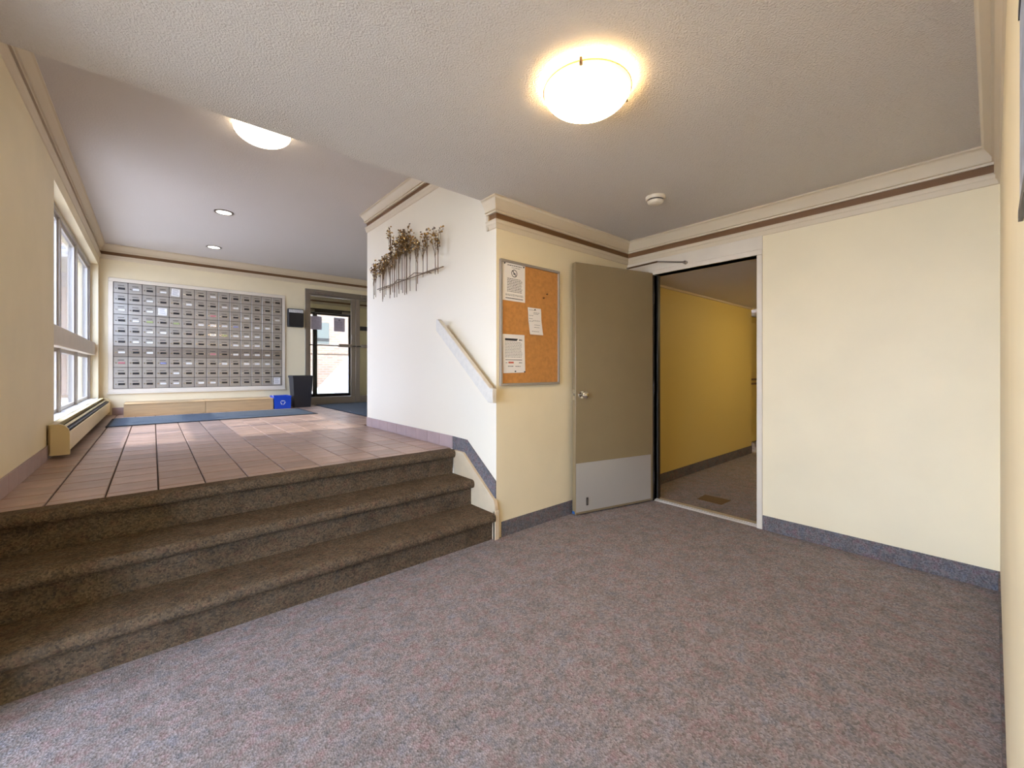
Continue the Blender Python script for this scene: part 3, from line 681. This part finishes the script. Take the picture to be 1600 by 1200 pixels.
for (x0, x1, lb) in ((2.165, 2.762, 'narrow outer glass panel left of the dark post'), (2.766, 3.555, 'outer glass door of the vestibule with dark stiles')):
    t = thing('outer_door', ((x0 + x1) / 2, 10.03, Z1), lb, 'door', 'outer vestibule doors')
    s = 0.042; z0, z1_ = Z1 + 0.02, 2.49
    for q in ((x0, x0 + s), (x1 - s, x1)): MB().box(q[0], q[1], 10.0, 10.045, z0, z1_).build('stile', 'dark_metal', t)
    MB().box(x0 + s, x1 - s, 10.0, 10.045, z1_ - s, z1_).build('top_rail', 'dark_metal', t)
    MB().box(x0 + s, x1 - s, 10.0, 10.045, z0, 0.650).build('bottom_rail', 'dark_metal', t)
    MB().box(x0 + s, x1 - s, 10.02, 10.026, 0.650, z1_ - s).build('pane', 'glass', t)
    MB().tube((x0 + s, 9.96, 1.55), (x1 - s, 9.96, 1.55), 0.008).tube((x0 + s, 9.96, 1.55), (x0 + s, 10.0, 1.55), 0.008).tube((x1 - s, 9.96, 1.55), (x1 - s, 10.0, 1.55), 0.008).build('push_bar', 'dark_metal', t)
    MB().box(x1 - 0.20, x1 - 0.02, 9.955, 9.998, 2.50, 2.55).build('closer', 'aluminium', t, bevel=0.003)
# outside the entrance
ob = thing('brick_building', (4, 14.0, 0.5), 'tan brick building wall across from the entrance', 'building')
MB().box(-5.0, 13, 14.0, 14.3, 0.545, 6.0).build('wall', 'brick_tan', ob)
MB().box(3.92, 4.28, 13.96, 14.0, 2.02, 2.70).build('window_panel', 'grey_green', ob)
MB().box(3.92, 4.28, 13.95, 13.96, 2.10, 2.20).build('dark_band', 'dark_metal', ob)
pr_ = thing('entrance_sky_blocker', (4.0, 12.1, 3.1), 'added unseen roof slab that blocks sky to dim the bricks', 'roof')  # out of view, added to shade the brick wall from the sky
MB().box(-5.0, 13.0, 10.22, 13.98, 3.10, 3.30).build('slab', 'concrete', pr_)
for xx in (-4.8, 12.8): MB().box(xx - 0.15, xx + 0.15, 13.5, 13.8, 0.545, 3.10).build('post', 'brick_tan', pr_)  # posts of the added unseen roof slab
ww = thing('sun_patch_slab', (4.0, 12.4, 0.545), 'white slab with a sloping top standing in for sunlight on the bricks', 'wall')  # bright sun patch on the brick wall, imitated by a white slab
MB().prism([(-0.70, 0), (1.6, 0), (1.6, 1.75), (0.95, 1.75), (-0.55, 0.05)], 'y', 0.0, 0.2).build('slab', 'white_slab', ww, local=True)
ww.rotation_euler = (0, 0, R(-12))

# ---------------------------------------------------------------- ceiling lamps, recessed lights, smoke alarm
def dome_lamp(x, y, z, r, m, label, a0):
    t = thing('ceiling_lamp', (x, y, z), label, 'lamp', 'glass dome ceiling lamps')
    MB().lathe((x, y, z), [(0, 0), (r * 0.84, 0), (r * 0.84, -0.026), (0, -0.026)], 40).build('base_pan', 'white_gloss', t, smooth=True)
    prof = [(r, -0.030), (r * 0.995, -0.036)]
    for i in range(1, 13):
        a = R(90) * i / 12; prof.append((max(0.0005, r * math.cos(a)), -0.036 - 0.085 * math.sin(a) ** 1.25))
    MB().lathe((x, y, z), prof, 48).build('glass_dome', m, t, smooth=True)
    MB().lathe((x, y, z), [(r + 0.002, -0.026), (r + 0.003, -0.031), (r - 0.004, -0.031), (r - 0.004, -0.026), (r + 0.002, -0.026)], 48).build('rim', 'brass', t, smooth=True)
    for k in range(3):
        a = R(a0 + 120 * k); cx, cy = x + (r + 0.002) * math.cos(a), y + (r + 0.002) * math.sin(a)
        MB().tube((cx, cy, z - 0.018), (cx, cy, z - 0.046), 0.006).build('clip', 'bronze', t)
dome_lamp(1.39, 1.125, ZC, 0.182, 'lamp_warm', 'warm glowing glass dome lamp on the lower ceiling', 212)
dome_lamp(0.60, 3.46, ZU, 0.180, 'lamp_white', 'marbled white dome lamp half hidden by the lower ceiling edge', 150)
def pot(x, y, z, label):
    t = thing('recessed_light', (x, y, z), label, 'light', 'recessed ceiling lights')
    MB().lathe((x, y, z), [(0.070, -0.001), (0.092, -0.001), (0.094, -0.006), (0.072, -0.008), (0.070, -0.001)], 32).build('trim_ring', 'aluminium', t, smooth=True)
    MB().lathe((x, y, z), [(0.0005, -0.004), (0.071, -0.004)], 32).build('lens', 'pot_white', t)
pot(0.595, 5.60, ZU, 'recessed ceiling light nearest the dome lamp')
pot(0.655, 7.28, ZU, 'recessed ceiling light nearest the mailboxes')
sd = thing('smoke_detector', (2.66, 1.545, ZC), 'small cream smoke detector on the lower ceiling', 'smoke detector')
MB().lathe((2.66, 1.545, ZC), [(0, 0), (0.068, 0), (0.068, -0.012), (0.060, -0.022), (0, -0.022)], 32).build('base', 'plastic_cream', sd, smooth=True)
MB().lathe((2.66, 1.545, ZC), [(0.052, -0.022), (0.050, -0.030)], 32).build('vent_ring', 'heater_dark', sd)
MB().lathe((2.66, 1.545, ZC), [(0.055, -0.030), (0.052, -0.040), (0.040, -0.048), (0.0005, -0.050)], 32).build('cover', 'plastic_cream', sd, smooth=True)
hl = thing('hall_lamp', (5.7, 1.0, HZ), 'warm dome lamp inside the hallway', 'lamp')
MB().lathe((5.7, 1.0, HZ), [(0.16, 0), (0.16, -0.03), (0.14, -0.06), (0.08, -0.085), (0.0005, -0.095)], 32).build('glass_dome', 'hall_glow', hl, smooth=True)

# ---------------------------------------------------------------- inner doorway
df = thing('door_3', (XD, 1.6, 0), 'cream-painted frame of the open doorway', 'door frame', kind='structure')
MB().box(XD - 0.012, XD + 0.11, DY0 - 0.038, DY0, 0, DZ).build('jamb', 'trim_white', df, bevel=0.003)
MB().box(XD - 0.004, XD + 0.11, DY1, DY1 + 0.045, 0, DZ).build('jamb', 'jamb_shade', df, bevel=0.003)  # hinge side, dark colour imitates the shaded gap
MB().box(XD - 0.012, XD + 0.11, DY0 - 0.038, DY1 + 0.045, DZ, DZ + 0.040).build('head', 'trim_white', df, bevel=0.003)
MB().box(XD - 0.008, XD, DY0 - 0.038, YB, DZ + 0.040, ZC - 0.206).build('header_board', 'trim_white', df)
MB().box(XD + 0.045, XD + 0.075, DY1 - 0.014, DY1, 0, DZ).build('stop', 'jamb_shade', df)  # painted dark as part of the same gap shade
MB().box(XD + 0.045, XD + 0.075, DY0, DY0 + 0.014, 0, DZ).build('stop', 'trim_white', df)
MB().box(XD + 0.006, XD + 0.034, DY0, DY0 + 0.002, 0.93, 1.03).build('strike_plate', 'chrome', df)
MB().prism([(XD + 0.005, 0.0), (XD + 0.012, 0.012), (XD + 0.098, 0.012), (XD + 0.105, 0.0)], 'y', DY0, DY1).box(XD + 0.03, XD + 0.045, DY0, DY1, 0.012, 0.016).build('threshold', 'threshold', df)
pt = thing('carpet_patch', (3.89, 1.68, 0), 'small brown rectangular patch on the hallway carpet', 'patch')
MB().prism([(3.790, 1.565), (3.985, 1.562), (3.980, 1.795), (3.792, 1.785)], 'z', 0.0003, 0.003).build('pad', 'patch_brown', pt)

# open door leaf (local frame: x along the leaf from the hinge, y towards the room face negative)
ang = math.atan2(0.2347, -0.972)
dl = thing('door_leaf', (XD - 0.016, DY1 - 0.002, 0.0), 'olive-brown door standing open with a metal kick plate', 'door', rz=ang)
# local +x runs along the leaf; visible face is local +y side
FT = 0.044; W_ = 0.862
MB().box(0.006, W_, -FT, 0, 0.012, 2.068).build('slab', 'door_paint', dl, bevel=0.002, local=True)
MB().box(0.032, 0.856, 0.0003, 0.0018, 0.030, 0.428).build('kick_plate', 'kick_metal', dl, local=True)
MB().lathe((0.802, 0, 0.988), [(0.0, 0.010), (0.030, 0.008), (0.034, 0.0)], 24, axis='y').build('rose', 'chrome', dl, smooth=True, local=True)
MB().lathe((0.802, 0, 0.988), [(0.011, 0.008), (0.011, 0.030), (0.022, 0.036), (0.029, 0.048), (0.028, 0.060), (0.020, 0.068), (0.0005, 0.070)], 24, axis='y').build('knob', 'chrome', dl, smooth=True, local=True)
MB().lathe((0.802, -FT, 0.988), [(0.034, 0.0), (0.030, -0.006), (0.011, -0.008), (0.011, -0.014), (0.026, -0.018), (0.026, -0.028), (0.0005, -0.030)], 24, axis='y').build('knob', 'chrome', dl, smooth=True, local=True)
MB().box(W_, W_ + 0.0015, -0.036, -0.008, 0.945, 1.03).build('latch_plate', 'chrome', dl, local=True)
MB().box(W_ + 0.0015, W_ + 0.010, -0.028, -0.016, 0.98, 1.0).build('latch', 'chrome', dl, local=True)
dv = MB().prism([(0.735, 0.075), (0.755, 0.075), (0.755, 0.140), (0.735, 0.140)], 'y', 0.0018, 0.006).build('door_holder', 'dark_metal', dl, bevel=0.001, local=True)
MB().box(0.741, 0.749, 0.006, 0.0075, 0.088, 0.127).build('slot', 'chrome', dv, local=True)
for z in (0.22, 1.03, 1.84):
    MB().tube((0.0, 0.006, z - 0.05), (0.0, 0.006, z + 0.05), 0.007).build('hinge', 'dark_metal', dl, local=True)
MB().box(0.14, 0.36, -FT - 0.052, -FT, 1.985, 2.045).build('closer_body', 'aluminium', dl, bevel=0.004, local=True)
MB().box(W_ - 0.004, W_ + 0.004, -0.04, -0.012, 0.014, 0.035).build('tape_strip', 'tape_blue', dl, local=True)
DI = (Matrix.Translation(dl.location) @ Matrix.Rotation(ang, 4, 'Z')).inverted()
def dloc(p): return DI @ Vector(p)
MB().tube(dloc((XD - 0.010, 1.715, 2.106)), dloc((XD - 0.032, 1.715, 2.106)), 0.016, n=12).build('arm_bracket', 'aluminium', dl, local=True)
MB().tube(dloc((XD - 0.030, 1.715, 2.106)), dloc((XD - 0.085, 1.935, 2.145)), 0.007).build('closer_forearm', 'aluminium', dl, local=True)
MB().tube(dloc((XD - 0.085, 1.935, 2.145)), dloc((3.24, 2.155, 2.105)), 0.008).build('closer_arm', 'bronze', dl, local=True)
MB().tube(dloc((3.24, 2.155, 2.03)), dloc((3.24, 2.155, 2.112)), 0.010).build('closer_spindle', 'aluminium', dl, local=True)

# hallway far door with rails in the recess
hd = thing('hall_door', (7.4, 2.6, 0), 'yellow painted door in the hallway recess', 'door')
MB().box(6.9, 7.8, 2.590, 2.618, 0.01, 1.98).build('slab', 'hall_wall', hd, bevel=0.004)
for z in (0.95, 1.02): MB().box(6.7, 8.4, 2.565, 2.59, z, z + 0.03).build('rail', 'band_brown', hd)

# ---------------------------------------------------------------- notice board with papers
nb = thing('notice_board', (2.164, YB, 1.077), 'cork notice board in a grey metal frame', 'notice board')
bx0, bx1, bz0, bz1 = 1.857, 2.470, 1.077, 1.980; fw = 0.018
MB().box(bx0 + fw, bx1 - fw, YB - 0.010, YB - 0.0005, bz0 + fw, bz1 - fw).build('cork_panel', 'cork', nb)
for nm, q in (('frame_rail', (bx0, bx1, bz0, bz0 + fw)), ('frame_rail', (bx0, bx1, bz1 - fw, bz1)), ('frame_stile', (bx0, bx0 + fw, bz0 + fw, bz1 - fw)), ('frame_stile', (bx1 - fw, bx1, bz0 + fw, bz1 - fw))):
    MB().box(q[0], q[1], YB - 0.022, YB - 0.0005, q[2], q[3]).build(nm, 'board_frame', nb, bevel=0.002)
pinm = [(2.330, 1.782), (2.292, 1.748), (2.10, 1.80)]
for (x, z) in pinm[:2]: MB().lathe((x, YB - 0.010, z), [(0.0005, -0.010), (0.006, -0.009), (0.006, 0.0)], 10, axis='y').build('pin', 'bronze', nb)
PY_ = YB - 0.0135
def words(pr, x0, x1, z, h_, q, ragged=0.15, y=PY_):
    x = x0; xe = x1 - (x1 - x0) * ragged * q.random()
    while x < xe - 0.002:
        w2 = q.uniform(0.006, 0.022); pr.box(x, min(x + w2, xe), y - 0.0004, y, z, z + h_); x += w2 + 0.0035
def pins(t, pts):
    for (x, z) in pts: MB().lathe((x, PY_, z), [(0.0005, -0.007), (0.005, -0.006), (0.005, 0.0)], 10, axis='y').build('pin', 'ink', t)
q = random.Random(11)
p1 = thing('posted_notice', (1.99, PY_, 1.69), 'upper left paper notice with a crossed circle symbol on the cork board', 'notice', 'papers on the cork board')
MB().box(1.880, 2.096, PY_, PY_ + 0.001, 1.690, 1.966).build('sheet', 'paper', p1)
pr = MB(); words(pr, 1.925, 2.065, 1.944, 0.005, q, 0.05); words(pr, 1.965, 2.06, 1.930, 0.003, q)
ring(pr, 1.990, 1.892, 0.028, 0.005, PY_ - 0.0004, PY_)
pr.prism([(1.972, 1.908), (1.976, 1.912), (2.008, 1.876), (2.004, 1.872)], 'y', PY_ - 0.0004, PY_)
pr.prism([(1.978, 1.884), (2.000, 1.886), (2.006, 1.893), (1.985, 1.894)], 'y', PY_ - 0.0004, PY_)
pr.box(1.978, 1.983, PY_ - 0.0004, PY_, 1.896, 1.910)
for i in range(9): words(pr, 1.922, 2.070, 1.848 - i * 0.0115, 0.0042, q, 0.12)
for i in range(2): words(pr, 1.906, 2.078, 1.735 - i * 0.008, 0.0026, q, 0.05)
pr.box(1.906, 2.074, PY_ - 0.0004, PY_, 1.706, 1.711)
pr.build('print', 'ink', p1); pins(p1, [(1.897, 1.954), (2.080, 1.950)])
p2 = thing('posted_notice', (2.2, PY_, 1.455), 'small curling slip of paper in the middle of the cork board', 'notice', 'papers on the cork board')
n = 8; vs = []; fs = []
for i in range(n + 1):
    t = i / n; xs_ = 0.014 * (1 / (1 + math.exp(-(t - 0.55) * 14))); yy = -0.012 * t * t - 0.004 * math.sin(t * 6.3)
    for k in range(2):
        for dy in (0, 0.0008): vs.append((2.122 + 0.138 * k + xs_, PY_ - 0.001 + yy - dy, 1.660 - 0.203 * t))
for i in range(n):
    a = 4 * i
    fs += [(a, a + 2, a + 6, a + 4), (a + 1, a + 5, a + 7, a + 3), (a, a + 4, a + 5, a + 1), (a + 2, a + 3, a + 7, a + 6)]
fs += [(0, 1, 3, 2), (4 * n, 4 * n + 2, 4 * n + 3, 4 * n + 1)]
MB().add(vs, fs).build('sheet', 'paper', p2, smooth=True)
pr = MB()
for i, (z, a, b_) in enumerate([(1.640, 0.010, 0.09), (1.622, 0.055, 0.12), (1.612, 0.055, 0.11), (1.598, 0.008, 0.05), (1.575, 0.008, 0.045), (1.562, 0.045, 0.13), (1.556, 0.006, 0.05), (1.530, 0.055, 0.115), (1.512, 0.05, 0.11), (1.480, 0.02, 0.10)]):
    t = (1.660 - z) / 0.203; xs_ = 0.014 * (1 / (1 + math.exp(-(t - 0.55) * 14))); yy = PY_ - 0.001 - 0.012 * t * t - 0.004 * math.sin(t * 6.3) - 0.0018
    words(pr, 2.122 + xs_ + a, 2.122 + xs_ + b_, z, 0.0032, q, 0.05, yy)
pr.build('print', 'ink_grey', p2); pins(p2, [(2.195, 1.648)])
p3 = thing('posted_notice', (1.99, PY_, 1.168), 'lower left paper notice with a black heading bar on the cork board', 'notice', 'papers on the cork board')
MB().prism([(1.880, 1.447), (2.090, 1.449), (2.098, 1.171), (1.887, 1.167)], 'y', PY_, PY_ + 0.001).build('sheet', 'paper', p3)
pr = MB(); pr.prism([(1.902, 1.418), (2.026, 1.418), (2.012, 1.402), (1.902, 1.402)], 'y', PY_ - 0.0004, PY_)
words(pr, 2.036, 2.066, 1.406, 0.008, q, 0.0)
pr.box(1.906, 2.066, PY_ - 0.0004, PY_, 1.262, 1.266); pr.build('print', 'ink', p3)
pr = MB()
for i in range(11): words(pr, 1.902, 2.068, 1.390 - i * 0.0108, 0.0034, q, 0.12)
words(pr, 1.908, 1.928, 1.240, 0.004, q, 0); words(pr, 2.035, 2.065, 1.240, 0.006, q, 0); words(pr, 1.93, 1.985, 1.214, 0.006, q, 0); words(pr, 2.0, 2.05, 1.214, 0.005, q, 0)
pr.build('print', 'ink_grey', p3)
pr = MB(); pr.box(1.934, 1.984, PY_ - 0.0004, PY_, 1.238, 1.250); pr.build('print', 'ink_red', p3); pins(p3, [(1.998, 1.180), (2.09, 1.176)])

# ---------------------------------------------------------------- metal tree wall sculpture
ws = thing('tree_sculpture', (XA - 0.04, 3.6, 1.9), 'brass and bronze metal sculpture of a row of thin trees', 'wall sculpture')
q = random.Random(21)
SX = XA - 0.045
def wig(y, z, dx=0.0): return (SX + dx, y, z)
MB().tube(wig(4.24, 2.038), wig(2.93, 2.032), 0.005).build('base_rod', 'bronze', ws)
MB().path([wig(4.22, 2.026, 0.010), wig(3.9, 2.03, 0.012), wig(3.80, 2.07, 0.012), wig(3.62, 2.04, 0.012), wig(3.45, 2.075, 0.012), wig(3.30, 2.045, 0.012), wig(3.05, 2.045, 0.012)], 0.004).build('base_rod', 'bronze', ws)
for yy in (4.05, 3.2): MB().tube((SX, yy, 2.036), (XA - 0.0005, yy, 2.036), 0.004).build('wall_stud', 'bronze', ws)
def leaf(mb, c, s, qq):
    a = Vector((qq.uniform(-1, 1), qq.uniform(-1, 1), qq.uniform(-0.3, 1))).normalized(); b = a.orthogonal().normalized(); d = a.cross(b)
    c = Vector(c); vs = [c + a * (-0.3 * s)]; N = 6
    for i in range(N):
        t = 2 * math.pi * i / N; vs.append(c + b * (s * math.cos(t)) + d * (0.7 * s * math.sin(t)) + a * (0.15 * s))
    mb.add(vs, [(0, 1 + i, 1 + (i + 1) % N) for i in range(N)])
trees = [(3.87, 1.93, 2.56), (3.80, 1.90, 2.49), (3.72, 1.96, 2.51), (3.66, 1.92, 2.49), (3.57, 1.91, 2.52)]
y = 4.34
while y > 2.95:
    top = 2.28 + (4.34 - y) * 0.21 if y > 3.75 else 2.41 - max(0.0, 3.45 - y) * 0.20
    trees.append((y, 1.90 + q.uniform(-0.01, 0.06) + (0.05 if y > 4.15 or y < 3.25 else 0), top + q.uniform(-0.05, 0.03)))
    y -= 0.050 if y > 3.5 else 0.085
def sx(v): return min(max(v, -0.05), 0.032)
for (y, bot, top) in trees:
    dx = q.uniform(-0.03, 0.02)
    tr = MB().tube(wig(y, bot, dx), wig(y + q.uniform(-0.008, 0.008), top - 0.05, dx), 0.0034, 0.0024)
    br = []
    for k in range(7):
        z0_ = top - q.uniform(0.10, 0.24); e = (y + q.uniform(-0.06, 0.06), top - q.uniform(-0.02, 0.11), sx(dx + q.uniform(-0.02, 0.02)))
        mid = (y + (e[0] - y) * 0.65, (z0_ + e[1]) / 2)
        tr.path([wig(y, z0_, dx), wig(mid[0], mid[1], dx), wig(e[0], e[1], e[2])], 0.0018, 5); br.append(e)
    to = tr.build('trunk', 'bronze', ws)
    lf = MB()
    for e in br:
        for k in range(6):
            nf = len(lf.f); leaf(lf, wig(e[0] + q.uniform(-0.026, 0.026), e[1] + q.uniform(-0.03, 0.03), sx(e[2] + q.uniform(-0.012, 0.012))), q.uniform(0.008, 0.013), q)
            if q.random() < 0.45: lf.m[nf:] = [1] * (len(lf.f) - nf)
    lo = lf.build('leaves', ['brass', 'bronze'], to); lo['kind'] = 'stuff'

# ---------------------------------------------------------------- framed picture on the right wall
fp = thing('framed_picture', (0.7, YR, 1.37), 'pale blue picture in a thin dark frame at the right edge', 'picture')
MB().box(0.46, 0.80, YR + 0.0005, YR + 0.0030, 1.385, 1.62).build('print', 'picture_pale', fp)
MB().box(0.45, 0.805, YR + 0.0005, YR + 0.0042, 1.372, 1.386).build('frame_rail', 'picture_dark', fp)
MB().box(0.45, 0.805, YR + 0.0005, YR + 0.0042, 1.619, 1.632).build('frame_rail', 'picture_dark', fp)
